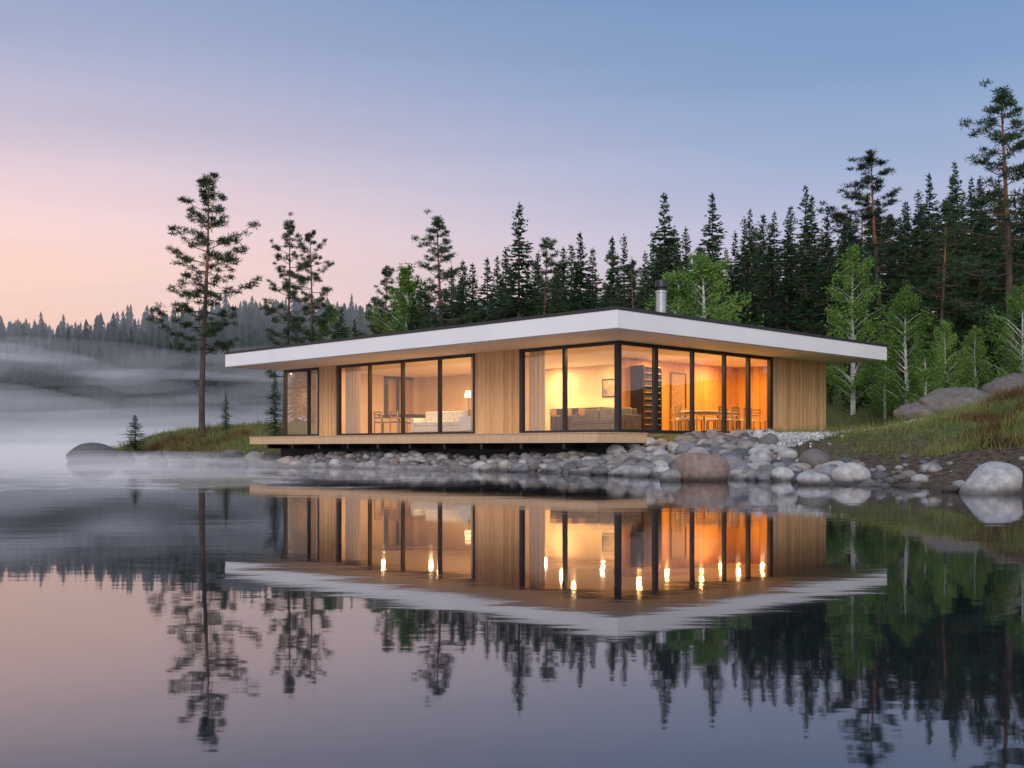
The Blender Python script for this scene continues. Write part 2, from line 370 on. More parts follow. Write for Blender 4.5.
place(sofa(1.9,M['dfab'],M['grey']),'sofa',3.0,3.0,0,.03)
b=MB(); b.box(-.35,.35,-.6,.6,.34,.38,M['fwood'])
for x in(-.3,.3):
    for y in(-.52,.52): b.box(x-.02,x+.02,y-.02,y+.02,0,.338,M['dark'])
place(b,'coffee_table',2.9,8.0)
place(table(2.0,.95,M['dark'],M['dark']),'dining_table',1.9,11.4)
for u,s in((10.9,-1),(11.8,-1),(10.9,1),(11.8,1)):
    place(chair(M['fwood'],M['dfab']),'dining_chair',1.9+s*.75,u,-s*math.pi/2,0)
place(table(2.1,.9,M['sofa'],M['fwood']),'dining_table',6.5,1.45,math.pi/2)
for v,s in((5.8,-1),(6.5,-1),(7.2,-1),(5.8,1),(6.5,1),(7.2,1)):
    place(chair(M['fwood'],M['sofa']),'dining_chair',v,1.45+s*.72,0 if s>0 else math.pi,0)
place(chair(M['fwood'],M['sofa']),'lounge_chair',8.5,1.0,-.6,0)
place(chair(M['fwood'],M['sofa']),'lounge_chair',4.4,1.0,1.0,0)
b=MB(); b.box(-.45,.45,-1.1,1.1,.08,.86,M['grey']); b.box(-.5,.5,-1.15,1.15,.862,.9,M['dark'])
for y in(-.9,-.3,.3,.9): b.box(-.465,-.452,y-.28,y+.28,.12,.84,M['dark'])
place(b,'kitchen_island',4.7,5.3)
for u in (4.6,5.2,5.9):
    b=MB(); b.cyl(0,0,.62,.66,.17,.17,M['fwood'])
    for x in(-.11,.11):
        for y in(-.11,.11): b.box(x-.015,x+.015,y-.015,y+.015,0,.62,M['dark'])
    b.box(.14,.17,-.15,.15,.66,.86,M['fwood']); place(b,'bar_stool',3.9,u,math.pi,0)
b=MB(); b.box(-.3,.3,-1.4,1.4,0,.88,M['grey']); b.box(-.32,.3,-1.42,1.42,.882,.92,M['sofa']); b.box(-.31,-.302,-.4,.2,.15,.75,M['dark'])
place(b,'kitchen_cabinet',6.15,6.6)
b=MB(); b.box(-.48,.48,.02,.3,0,2.25,M['dark'])
for x in(-.48,.44): b.box(x,x+.04,-.25,.018,0,2.25,M['dark'])
for z in np.arange(.1,2.3,.21): b.box(-.438,.438,-.24,.018,z,z+.02,M['fwood'])
for z in np.arange(.12,2.1,.21):
    for x in np.arange(-.36,.4,.12): b.cyl(x,-.08,z+.002,z+.15,.035,.03,M['grey'],8)
place(b,'wine_cabinet',5.35,3.18,0,0)
b=MB(); b.box(-.03,0,-.45,.45,0,.65,M['dark']); b.box(-.035,-.031,-.4,.4,.05,.6,mat('picture_canvas',(.5,.35,.2),(.12,.12,.14),.8,3))
b.make('framed_picture',loc=wl(6.49,5.6,FL+1.35),rot=R45)
b=MB(); b.cyl(0,0,0,.02,.2,.2,M['dark']); b.cyl(0,0,.02,1.4,.015,.015,M['dark']); 
em,nt,out=new_mat('lamp_shade'); e=N(nt,'ShaderNodeEmission'); e.inputs[0].default_value=(1,.6,.28,1); e.inputs[1].default_value=5; nt.links.new(e.outputs[0],out.inputs[0])
b.cyl(0,0,1.38,1.62,.17,.12,em); b.make('floor_lamp',loc=wl(3.6,9.9,FL+.002))
def norm(a): return a/(np.linalg.norm(a,axis=-1,keepdims=True)+1e-9)
cm,nt,out=new_mat('curtain_fabric'); d=N(nt,'ShaderNodeBsdfDiffuse'); t=N(nt,'ShaderNodeBsdfTranslucent'); ms=N(nt,'ShaderNodeMixShader'); ms.inputs[0].default_value=.4
d.inputs[0].default_value=(.50,.44,.38,1); t.inputs[0].default_value=(.46,.40,.34,1)
nt.links.new(d.outputs[0],ms.inputs[1]); nt.links.new(t.outputs[0],ms.inputs[2]); nt.links.new(ms.outputs[0],out.inputs[0])
def curtain(u0,u1,v=.22):
    n=int((u1-u0)/.02); V=[];Fc=[]
    for i in range(n+1):
        u=u0+(u1-u0)*i/n
        V.append((v+.05*math.sin(u*38)+.015*math.sin(u*11),u,CE-.03)); V.append((v+.06*math.sin(u*38+.3)+.02*math.sin(u*9),u,FL+.02))
    for i in range(n): Fc.append((2*i,2*i+1,2*i+3,2*i+2))
    obj('curtain',mesh_from('curtain',V,Fc,[cm],smooth=True),loc=(HX,HY,0),rot=R45)
curtain(uA-.75,uA-.15); curtain(U(356),uC-.15); curtain(uB+.15,uB+.45); curtain(uD+.1,uD+.5)

# ------------------------------------------------------------ stones
import bmesh
def ico(sub):
    bm=bmesh.new(); bmesh.ops.create_icosphere(bm,subdivisions=sub,radius=1)
    V=np.array([v.co[:] for v in bm.verts]); Fc=np.array([[v.index for v in f.verts] for f in bm.faces]); bm.free(); return V,Fc
I2=ico(2);I3=ico(3); I4=ico(4)
def stone_verts(base,r,seed,flat=.68,rough=.10):
    rg=np.random.default_rng(seed); V=base.copy()
    d=np.zeros(len(V))
    for k in range(7):
        w=rg.normal(size=3)*(1.0+k*.3); d+=rough/(1+k*.4)*np.sin(V@w+rg.uniform(0,6.28))
    V=V*(1+d)[:,None]
    for k in range(3):
        n=rg.normal(size=3); n/=np.linalg.norm(n); c=rg.uniform(.72,.95); h=V@n
        V=V-np.outer(np.maximum(h-c,0)*.6,n)
    V*=np.array([rg.uniform(.9,1.35),rg.uniform(.8,1.1),flat*rg.uniform(.8,1.2)])
    a=rg.uniform(0,6.28); c,s=math.cos(a),math.sin(a)
    t=rg.uniform(-.3,.3); ct,st=math.cos(t),math.sin(t)
    V=V@np.array([[1,0,0],[0,ct,-st],[0,st,ct]]).T@np.array([[c,-s,0],[s,c,0],[0,0,1]]).T
    return V*r
PAL=np.array([(.27,.26,.265),(.19,.185,.195),(.36,.35,.34),(.25,.22,.20),(.11,.11,.115),(.30,.245,.205),(.17,.15,.14),(.43,.42,.41),(.14,.14,.15),(.23,.22,.22),(.38,.35,.32)])
big=[]
def boulder(px,ybase,wpx,hpx,colr,seed,name='boulder'):
    Y=CH*F/(ybase-HOR) ; X=(px-512)/F*Y
    r=wpx/F*Y/2
    V=stone_verts(I4[0],1,seed,.7,.09)
    V[:,0]*=r/np.abs(V[:,0]).max(); V[:,1]*=r*.8/np.abs(V[:,1]).max(); h=hpx/F*Y
    V[:,2]*=h*.72/V[:,2].max()
    t=np.tile(np.array(colr),(len(V),1))
    big.append((X,Y+r*.6,r))
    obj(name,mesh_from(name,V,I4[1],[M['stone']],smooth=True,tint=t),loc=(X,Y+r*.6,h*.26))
for a in [(703,481,58,29,(.25,.18,.145),1),(741,475,30,24,(.35,.33,.31),2),(797,477,28,17,(.33,.30,.27),3),(815,485,36,14,(.38,.36,.36),4),(857,484,44,22,(.40,.38,.36),5),(1001,494,66,33,(.40,.38,.365),6),(771,480,26,11,(.2,.19,.18),7),(86,461,50,19,(.13,.12,.115),8),(122,461.5,22,10,(.10,.09,.09),9),(155,463,22,12,(.20,.19,.18),19),(186,463.5,17,7,(.12,.12,.12),21),(212,464,15,6,(.17,.16,.15),22),(238,465,20,8,(.11,.11,.11),23),(262,466,16,7,(.2,.19,.19),24),(672,481,24,12,(.24,.23,.22),10),(955,492,22,7,(.12,.10,.08),11),(640,477,22,12,(.3,.29,.28),12),(600,475,20,10,(.13,.12,.12),13),(915,488,18,6,(.16,.14,.13),14),(570,473,20,11,(.11,.105,.10),15),(530,472,16,9,(.24,.22,.21),16)]:
    boulder(*a)
pts=[(x,y,r*.9) for x,y,r in big]
def try_add(x,y,r,f=.74):
    for (a,c,q) in pts:
        if abs(a-x)<1.2 and (a-x)**2+(c-y)**2<((q+r)*f)**2: return False
    pts.append((x,y,r)); return True
SV=[];SF=[];ST=[];off=0
cand=rng.uniform([-11,15],[9,42],size=(30000,2)); cd=sdist(cand[:,0],cand[:,1]); vv,uu=to_uv(cand[:,0],cand[:,1]); cz=gz(cand[:,0],cand[:,1])
rr0=rng.choice([.10,.14,.19,.25,.31],p=[.3,.3,.25,.12,.03],size=len(cand))*rng.uniform(.85,1.15,len(cand))
order=np.argsort(-rr0+rng.normal(size=len(rr0))*.10)
cnt=0
for i in order:
    x,y=cand[i]; d=cd[i]; v,u=vv[i],uu[i]
    if v>-.9 and u>-.2: continue
    px=512+F*x/y
    if px>890: continue
    if px<600: ok=-.4<d<2.9
    elif px<770: ok=-.5<d<5.2 and not(u>-1.2 and v>.5)
    else: ok=-.4<d<.8+ (870-px)*.025 and rng.random()<.30
    if not ok: continue
    r=rr0[i]
    if d<-.2: r*=.8
    if v>-2.2 and u>-1: r=min(r,.20)
    if px>680 and d>3.5: r=min(r,.18)
    if px<600: r*=.88
    if not try_add(x,y,r): continue
    B=I3 if r>.16 else I2
    V=stone_verts(B[0],r,1000+i)
    V=V+np.array([x,y,max(cz[i],-.12)+r*.24])
    c=PAL[rng.integers(len(PAL))]*rng.uniform(.75,1.15)
    SV.append(V);SF.append(B[1]+off);ST.append(np.tile(c,(len(V),1)));off+=len(V);cnt+=1
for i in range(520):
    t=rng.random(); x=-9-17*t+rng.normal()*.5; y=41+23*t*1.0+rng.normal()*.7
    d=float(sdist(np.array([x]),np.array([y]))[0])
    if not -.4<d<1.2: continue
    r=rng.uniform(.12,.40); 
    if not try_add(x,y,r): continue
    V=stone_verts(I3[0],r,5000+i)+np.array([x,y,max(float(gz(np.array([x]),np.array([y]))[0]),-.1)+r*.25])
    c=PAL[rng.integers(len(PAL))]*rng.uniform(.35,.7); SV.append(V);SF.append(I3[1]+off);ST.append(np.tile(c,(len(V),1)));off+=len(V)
for i in range(420):
    x=rng.uniform(5.2,12); y=rng.uniform(12,24)
    d=float(sdist(np.array([x]),np.array([y]))[0])
    if not -.25<d<2.2: continue
    r=.03+.11*rng.random()**2
    V=stone_verts(I2[0],r,7000+i)+np.array([x,y,float(gz(np.array([x]),np.array([y]))[0])+r*.25])
    c=PAL[rng.integers(len(PAL))]*rng.uniform(.5,.9); SV.append(V);SF.append(I2[1]+off);ST.append(np.tile(c,(len(V),1)));off+=len(V)
print('stones',cnt)
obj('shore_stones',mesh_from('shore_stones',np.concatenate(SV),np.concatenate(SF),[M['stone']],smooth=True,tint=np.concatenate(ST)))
VV=[];FF=[];o=0
X0=(972-512)/F*31; Z0=float(gz(X0,31))
for k,(dx,dy,dz_,s1,s2,s3) in enumerate([(0,0,.05,1.3,.8,.75),(1.5,.3,.2,1.1,.8,.9),(-1.2,.2,-.15,.9,.6,.55),(.5,-.5,-.1,.8,.5,.5),(2.8,.2,.3,1.1,.8,.9)]):
    V=stone_verts(I4[0],1,70+k,.8,.2)*np.array([s1,s2,s3]); V=V*(1+.05*np.sin(V@np.array([5.,7,6]))+.035*np.sin(V@np.array([11.,-9,13])))[:,None]+np.array([dx,dy,dz_]); VV.append(V);FF.append(I4[1]+o);o+=len(V)
VV=np.concatenate(VV)
obj('rock_outcrop',mesh_from('rock_outcrop',VV,np.concatenate(FF),[M['stone']],smooth=True,tint=np.tile((.17,.145,.125),(len(VV),1))),loc=(X0,31,Z0))

# ------------------------------------------------------------ gravel path
n=50; V=[];Fc=[]
def pathy(x): return 25.9+(x-5.5)*.5
for i in range(n+1):
    x=5.2+5.2*i/n; y=pathy(x); tp_=min(1,(n-i)/10+.05)
    for s in np.linspace(-1,1,13):
        yy=y+s*(1.15+.12*math.sin(x*5)+.08*math.sin(x*13))*tp_; V.append((x,yy,float(gz(x,yy))+.035*(1-.9*abs(s)**4)))
for i in range(n):
    for j in range(12): a=i*13+j; Fc.append((a,a+13,a+14,a+1))
gm2=mat('gravel',(.62,.60,.57),(.30,.29,.28),.9,45,1.0,60)
obj('gravel_path',mesh_from('gravel_path',V,Fc,[gm2],smooth=True))
SV=[];SF=[];ST=[];off=0; I1=ico(1)
for i in range(2600):
    x=5.3+5.0*rng.random(); y=pathy(x)+rng.normal()*.75; r=rng.uniform(.018,.05)
    V=I1[0]*r*rng.uniform(.7,1.3,3)+np.array([x,y,float(gz(x,y))+.03]); SV.append(V);SF.append(I1[1]+off);off+=len(V);ST.append(np.tile(np.array([.55,.53,.5])*rng.uniform(.5,1.15),(len(V),1)))
obj('gravel_stones',mesh_from('gravel_stones',np.concatenate(SV),np.concatenate(SF),[M['stone']],smooth=True,tint=np.concatenate(ST)))

# ------------------------------------------------------------ trees
def tris(P,Dv,L,W,rg):
    n=len(P); s=rg.normal(size=(n,3)); s-=Dv*np.sum(s*Dv,1)[:,None]; s/=np.linalg.norm(s,axis=1)[:,None]+1e-9
    L=np.broadcast_to(L,(n,))[:,None]; W=np.broadcast_to(W,(n,))[:,None]
    V=np.stack([P-s*W*.5,P+s*W*.5,P+Dv*L],1).reshape(-1,3)
    return V,np.arange(3*n).reshape(n,3)
def tube(path,radii,k=6):
    V=[];Fc=[]
    path=np.asarray(path,float)
    for i,p in enumerate(path):
        d=path[min(i+1,len(path)-1)]-path[max(i-1,0)]; d/=np.linalg.norm(d)+1e-9
        a=np.cross(d,[0,0,1.0]) if abs(d[2])<.9 else np.cross(d,[1.0,0,0]); a/=np.linalg.norm(a); c=np.cross(d,a)
        for j in range(k):
            t=2*math.pi*j/k; V.append(p+radii[i]*(math.cos(t)*a+math.sin(t)*c))
    for i in range(len(path)-1):
        for j in range(k):
            q=[i*k+j,i*k+(j+1)%k,(i+1)*k+(j+1)%k,(i+1)*k+j]; Fc.append([q[0],q[1],q[2]]); Fc.append([q[0],q[2],q[3]])
    return np.array(V),np.array(Fc)
class TB:
    def __init__(s): s.V=[];s.F=[];s.M=[];s.o=0
    def add(s,V,Fc,m): s.V.append(V);s.F.append(Fc+s.o);s.M.append(np.full(len(Fc),m));s.o+=len(V)
    def mesh(s,name,mats): return mesh_from(name,np.concatenate(s.V),np.concatenate(s.F),mats,np.concatenate(s.M))
def spruce(seed,H=16,R=3.0,dens=1.0,base=.06,pw=.95):
    rg=np.random.default_rng(seed); t=TB()
    t.add(*tube([(0,0,-.5),(0,0,H*.3),(.03,0,H*.7),(0,0,H)],[.22*H/16,.17*H/16,.08*H/16,.01]),0)
    z=H*base
    P=[];D=[];L=[];W=[]
    sc=H/16
    while z<H*.985:
        f=1-z/H; n=rg.integers(5,8)
        env=R*(f**pw)*(1 if z>H*.15 else .75)*(.9+.2*math.sin(z*2.1+seed))*rg.uniform(.82,1.12)+.05
        for k in range(n):
            a=rg.uniform(0,6.283); l=env*rg.uniform(.5,1.2)+.06
            el=rg.uniform(-.05,.22)+ (.45 if f<.15 else 0)-.25*f
            dr=.35*f+.1
            m=max(3,int(l/.085*dens)); tt=rg.uniform(.05,1,m)
            hx,hy=math.cos(a),math.sin(a)
            bx=tt*l; bz=z+rg.uniform(-.06,.06)+bx*el-dr*bx*bx/max(l,.3)*.8+.2*tt**3*l
            pp=np.stack([bx*hx,bx*hy,bz],1)
            for rep in range(3):
                sd=rg.choice([-1,1],m)*rg.uniform(.2,1.1,m)
                dd=np.stack([np.cos(a+sd),np.sin(a+sd),rg.uniform(-.55,.15,m)],1); dd=norm(dd)
                P.append(pp+rg.normal(size=pp.shape)*.025);D.append(dd);L.append(rg.uniform(.2,.42,m)*(.35+.8*(1-tt)*f+.4*min(1,f*4))*sc);W.append(rg.uniform(.06,.12,m)*sc)
            if l>.7: t.add(*tube([(0,0,z),(l*.5*hx,l*.5*hy,z+l*.5*el-dr*.2*l),(l*.9*hx,l*.9*hy,z+l*.9*el-dr*.65*l)],[.03*sc,.02*sc,.006],3),0)
        z+=rg.uniform(.24,.40)*sc*(.65+.5*f)
    m=24; P.append(np.stack([np.zeros(m),np.zeros(m),rg.uniform(H*.95,H,m)],1)); D.append(norm(np.stack([rg.normal(size=m)*.4,rg.normal(size=m)*.4,np.full(m,.9)],1))); L.append(np.full(m,.2*sc)); W.append(np.full(m,.05*sc))
    V,Fc=tris(np.concatenate(P),np.concatenate(D),np.concatenate(L),np.concatenate(W),rg); t.add(V,Fc,1)
    return t.mesh('spruce_tree',[M['bark'],M['spruce']])
def pine(seed,H=17,R=2.6,start=.35,nb=40,clump=60,lean=.3,nsz=1.0,dn=4.6):
    rg=np.random.default_rng(seed); t=TB()
    ph=rg.uniform(0,6.28)
    def tp(z): f=z/H; return np.array([lean*math.sin(f*3+ph)-lean*math.sin(ph),lean*.6*math.sin(f*4+1+ph)-lean*.6*math.sin(1+ph),z])
    zs=np.linspace(0,H*.97,14); cut=8
    rad=[max(.21*(H/17)*(1-z/H)**.75,.02) for z in zs]
    p=[tp(z) for z in zs]; p[0][2]=-.5
    t.add(*tube(p[:cut+1],rad[:cut+1],8),0); t.add(*tube(p[cut:],rad[cut:],7),2)
    P=[];D=[];L=[];W=[]
    def cl(c,r,n):
        q=norm(rg.normal(size=(n,3))); rr=r*rg.uniform(.05,.9,n)[:,None]*np.array([1,1,.5])
        pp=c+q*rr; dd=norm(q*np.array([1,1,.8])+np.array([0,0,.45])+rg.normal(size=(n,3))*.5)
        P.append(pp);D.append(dd);L.append(rg.uniform(.12,.28,n)*nsz);W.append(rg.uniform(.03,.06,n)*nsz)
    for i in range(nb):
        f=(i+rg.uniform(0,1))/nb; z=H*(start+(0.97-start)*f**.9); a=i*2.4+rg.uniform(-.5,.5)
        prof=math.sin(math.pi*min(.28+.72*f,1.0)**.9)**.6 if f<.97 else .3
        prof=max(prof,.28)
        l=R*prof*rg.uniform(.4,1.2)
        if f<.2 and rg.random()<.3: l*=.5
        el=rg.uniform(-.15,.3)+.5*f
        o=tp(z); pth=[]
        for s in np.linspace(0,1,6):
            w=.12*math.sin(s*5+i)*l
            pth.append(o+np.array([math.cos(a)*s*l-math.sin(a)*w,math.sin(a)*s*l+math.cos(a)*w,s*l*el-.25*math.sin(s*3.1)*l*(1-f)*.7+.1*s*s*l]))
        t.add(*tube(pth,[.05*(1-.75*s)*(1-f*.5) for s in np.linspace(0,1,6)],4),2 if f>.3 else 0)
        pth=np.array(pth); nc=max(4,int(l*dn))
        for c in range(nc):
            s=rg.uniform(.3,1.02); k=min(int(s*5),4); pos=pth[k]+(pth[k+1]-pth[k])*(s*5-k)
            sidea=a+rg.choice([-1,1])*rg.uniform(.4,1.3); sl=rg.uniform(.15,.75)*(1.25-s*.6)*min(l,2.2)*.6
            c2=pos+np.array([math.cos(sidea)*sl,math.sin(sidea)*sl,rg.uniform(-.08,.2)])
            t.add(*tube([pos,c2],[.016,.007],3),2)
            cl(c2,rg.uniform(.2,.45)*(.8+.1*l),clump)
    for k in range(7): cl(tp(H*.97)+rg.normal(size=3)*np.array([.22,.22,.3]),.32,clump)
    for i in range(9):
        z=H*rg.uniform(start*.45,start); a=rg.uniform(0,6.28); l=rg.uniform(.2,1.0); o=tp(z)
        t.add(*tube([o,o+np.array([math.cos(a)*l,math.sin(a)*l,-.1*l])],[.025,.008],3),0)
    V,Fc=tris(np.concatenate(P),np.concatenate(D),np.concatenate(L),np.concatenate(W),rg); t.add(V,Fc,1)
    return t.mesh('pine_tree',[M['bark'],M['pine'],M['orangebark']])
def birch(seed,H=11,R=2.1,start=.24,nl=56,lf=190,ls=.145):
    rg=np.random.default_rng(seed); t=TB()
    t.add(*tube([(0,0,-.4),(.08,0,H*.3),(-.05,.06,H*.6),(.03,0,H*.97)],[.16*H/11,.13*H/11,.08*H/11,.01],7),0)
    P=[];D=[]
    for i in range(nl):
        f=(i+rg.uniform(0,1))/nl; z=H*(start+(1-start)*f*.97); a=i*2.4+rg.uniform(-.6,.6)
        l=R*(math.sin(math.pi*(.16+.84*f)**.85)**.75+.1)*rg.uniform(.5,1.2)
        z0=max(z-l*.75,H*start*.6); o=np.array([0,0,z0]); tip=np.array([math.cos(a)*l,math.sin(a)*l,z])
        t.add(*tube([o,(o+tip)/2+np.array([0,0,.12*l]),tip],[.035,.02,.006],3),0)
        m=int(lf*rg.uniform(.5,1.3)); s=rg.uniform(.35,1.08,m)**.8
        q=o+(tip-o)*s[:,None]+rg.normal(size=(m,3))*np.array([.2,.2,.28])*(.42+.26*l); 
        q[:,2]-=np.abs(rg.normal(size=m))*.24
        P.append(q);D.append(norm(rg.normal(size=(m,3))+np.array([0,0,-.3])))
    P=np.concatenate(P);D=np.concatenate(D)
    V,Fc=tris(P,D,rg.uniform(.8,1.4,len(P))*ls,rg.uniform(.7,1.1,len(P))*ls*.8,rg); t.add(V,Fc,1)
    return t.mesh('birch_tree',[M['birchbark'],M['birch']])
SP=[(spruce(11,16,3.2),16),(spruce(12,16,3.7),16),(spruce(13,16,2.9),16),(spruce(14,16,4.0),16),(spruce(15,16,3.4,.85,.12,.85),16)]
PN=[(pine(21,17,2.8,.36,38),17),(pine(22,17,2.5,.26,44),17),(pine(23,17,2.9,.42,36),17),(pine(24,17,2.2,.2,50),17)]
HP=[(pine(34,17,2.8,.31,50,60,.35,1.0,4.4),17)]
BI=[(birch(41),11),(birch(42,11,2.5),11),(birch(43,11,1.7,.14,50),11)]
names={'s':'spruce_tree','p':'pine_tree','b':'birch_tree','h':'pine_tree'}
sets={'s':SP,'p':PN,'b':BI,'h':HP}
tn=0
def tree(kind,px,ytop,Y,var=None,wide=1.0,rot=None):
    global tn; tn+=1
    X=(px-512)/F*Y; z=float(gz(X,Y)); ztop=CH+(HOR-ytop)/F*Y
    me,H0=sets[kind][(tn if var is None else var)%len(sets[kind])]
    s=(ztop-z)/H0
    obj(names[kind],me,loc=(X,Y,z-.05),rot=tn*1.7 if rot is None else rot,scale=(s*wide,s*wide,s))
T=[('h',202,171,60,0,1.0),('p',284,218,74,1,.85),('p',309,231,71,0,.8),('b',330,300,73,2,1.2),('s',275,370,52,1,1.0),('s',226,392,60,2,1.3),('s',135,414,57,3,2.2),('s',296,330,70,2,.9),('s',320,345,66,0,1),
('p',384,264,72,3,.95),('b',407,260,70,0,1.1),('p',440,216,68,1,1.1),('s',425,280,66,0,1),('s',462,275,70,2,1),('s',487,257,66,1,1),('s',519,202,64,3,1),('p',541,236,66,3,1),('s',556,262,62,0,1),('s',580,231,62,1,1),('s',612,238,64,0,1.0),('p',633,262,60,0,.9),('s',664,192,62,1,1.0),('s',645,250,58,2,1),('b',703,246,54,1,1.4),('b',678,268,52,0,1.2),('s',712,192,63,1,1.0),('s',735,230,60,2,1),('s',750,208,62,0,.95),('s',770,222,60,1,.9),('s',787,216,58,2,1.1),('s',806,184,60,0,1.0),('s',828,204,58,3,.9),('s',845,215,60,0,.9),
('b',853,240,44,2,1.1),('p',882,151,56,0,1.25),('s',905,200,54,0,1),('s',929,172,56,1,.9),('s',955,160,54,0,.85),('p',940,200,50,1,1),('s',980,175,50,2,1),('b',906,280,40,2,1.1),('b',945,316,38,0,1.1),('b',885,330,42,2,1.2),('b',975,322,40,2,1.2),('p',1006,88,39,1,1.15),('s',1034,150,46,3,1),('b',1022,280,36,1,1),('s',870,250,52,3,1),('s',1000,230,48,1,1),('b',925,345,36,2,1.4),('s',945,372,32,2,1.2),('b',1045,330,30,0,1)]
for k,px,yt,Y,var,w in T: tree(k,px,yt,Y,var,w)
for i in range(135):
    px=372+ (1090-372)*((i+rng.uniform(0,1))/135); base=np.interp(px,[370,450,600,700,800,900,1024,1100],[290,268,245,226,208,194,168,156])
    Y=rng.uniform(62,92); kind='s' if rng.random()<.86 else 'p'
    tree(kind,px,base+rng.uniform(-12,48),Y,rng.integers(5),rng.uniform(.85,1.2))
for i in range(34):
    px=rng.uniform(826,1110); Y=rng.uniform(42,54); tree('s' if rng.random()<.72 else 'b',px,rng.uniform(290,385),Y,None,1.4)
for i in range(16):
    px=rng.uniform(300,470); Y=rng.uniform(58,74); tree('s' if rng.random()<.8 else 'b',px,rng.uniform(300,370),Y,None,1.2)

# ------------------------------------------------------------ distant forest
def conifer_low(rg):
    V=[];Fc=[];L=8;o=0
    for k in range(L):
        f=k/L; zb=.08+.88*f; zt=zb+.26*(1-f*.55); r=.17*(1-f)**.85+.012; n=8; a0=rg.uniform(0,6)
        for j in range(n):
            a=a0+6.283*j/n; rr=r*rg.uniform(.6,1.25); w=.5
            V+= [(rr*math.cos(a),rr*math.sin(a),zb-rg.uniform(0,.03)),(r*.3*math.cos(a+w),r*.3*math.sin(a+w),zb+.05),(0,0,min(zt,1.0)),(r*.3*math.cos(a-w),r*.3*math.sin(a-w),zb+.05)]
            Fc+=[[o,o+1,o+2],[o,o+2,o+3]]; o+=4
    return np.array(V),np.array(Fc)
protos=[conifer_low(np.random.default_rng(90+i)) for i in range(6)]
def distant(name,X,Y,Hh,Wd):
    VV=[];FF=[];o=0; Z=gz(X,Y)
    for i in range(len(X)):
        V,Fc=protos[i%6]; a=rng.uniform(0,6.28); c,s=math.cos(a),math.sin(a)
        q=V*np.array([Wd[i],Wd[i],Hh[i]]); q=np.stack([q[:,0]*c-q[:,1]*s,q[:,0]*s+q[:,1]*c,q[:,2]],1)+np.array([X[i],Y[i],Z[i]-.5])
        VV.append(q);FF.append(Fc+o);o+=len(V)
    obj(name,mesh_from(name,np.concatenate(VV),np.concatenate(FF),[M['far']]))
n=6000
Y=262+298*rng.random(n)**1.2; X=rng.uniform(-.62,.12,n)*Y
Hh=rng.uniform(9,19,n)*(1+.25*(rng.random(n)<.08)); distant('distant_forest',X,Y,Hh,Hh*rng.uniform(.95,1.4,n))

# ------------------------------------------------------------ grass and heather
def tufts(name,X,Y,hmin,hmax,nb,material,spread=.1,w=.012):
    P=[];D=[];L=[]
    Z=gz(X,Y); n=len(X); hs=rng.uniform(.5,1.2,n)*(.8+.3*np.sin(X*1.7)*np.cos(Y*1.3))
    for k in range(nb):
        P.append(np.stack([X+rng.normal(size=n)*spread,Y+rng.normal(size=n)*spread,Z-.02],1))
        D.append(norm(np.stack([rng.normal(size=n)*.4,rng.normal(size=n)*.4,np.ones(n)],1))); L.append(rng.uniform(hmin,hmax,n)*hs)
    V,Fc=tris(np.concatenate(P),np.concatenate(D),np.concatenate(L),w,rng)
    obj(name,mesh_from(name,V,Fc,[material]))
def scatter(x0,x1,y0,y1,n,dmin,dens=.5):
    X=rng.uniform(x0,x1,n);Y=rng.uniform(y0,y1,n); d=sdist(X,Y); v,u=to_uv(X,Y)
    py=pathy(X)
    ok=(d>dmin+ .8*np.sin(X*1.3)*np.cos(Y*.9))&~((v>-2.5)&(u>-1.5)&(u<17)&(v<12))&~((X>4)&(X<10.2)&(np.abs(Y-py)<1.1))&~((X<7.3)&(Y<pathy(X)))
    return X[ok],Y[ok]
X,Y=scatter(6.5,26,14,46,15000,2.6); tufts('grass',X,Y,.12,.42,7,M['grass'],.12,.016)
X,Y=scatter(7.3,12,18,27,2600,3.0); tufts('grass',X,Y,.05,.2,6,M['grass'],.1,.014)
X,Y=scatter(-27,-8,44,72,7500,.9); tufts('grass',X,Y,.15,.55,6,M['grass'],.2,.03)
def patch(cx,cy,rx,ry,n,h0,h1,nb,sp,w):
    k=rng.random(n)*6.28; rr=np.sqrt(rng.random(n)); X=cx+rx*rr*np.cos(k); Y=cy+ry*rr*np.sin(k)
    tufts('heather_shrub',X,Y,h0,h1,nb,M['heath'],sp,w)
patch(10.6,23.5,.9,.5,70,.2,.5,22,.13,.02); patch(12.3,25.8,1.0,.7,80,.2,.55,22,.13,.02); patch(9.3,21.6,.5,.4,30,.15,.4,20,.12,.02); patch(8.9,19.6,.6,.3,26,.12,.3,18,.12,.02); patch(-15,56,3,2,120,.2,.55,18,.25,.035); patch(-19,60,3,2,100,.3,.8,18,.3,.04)

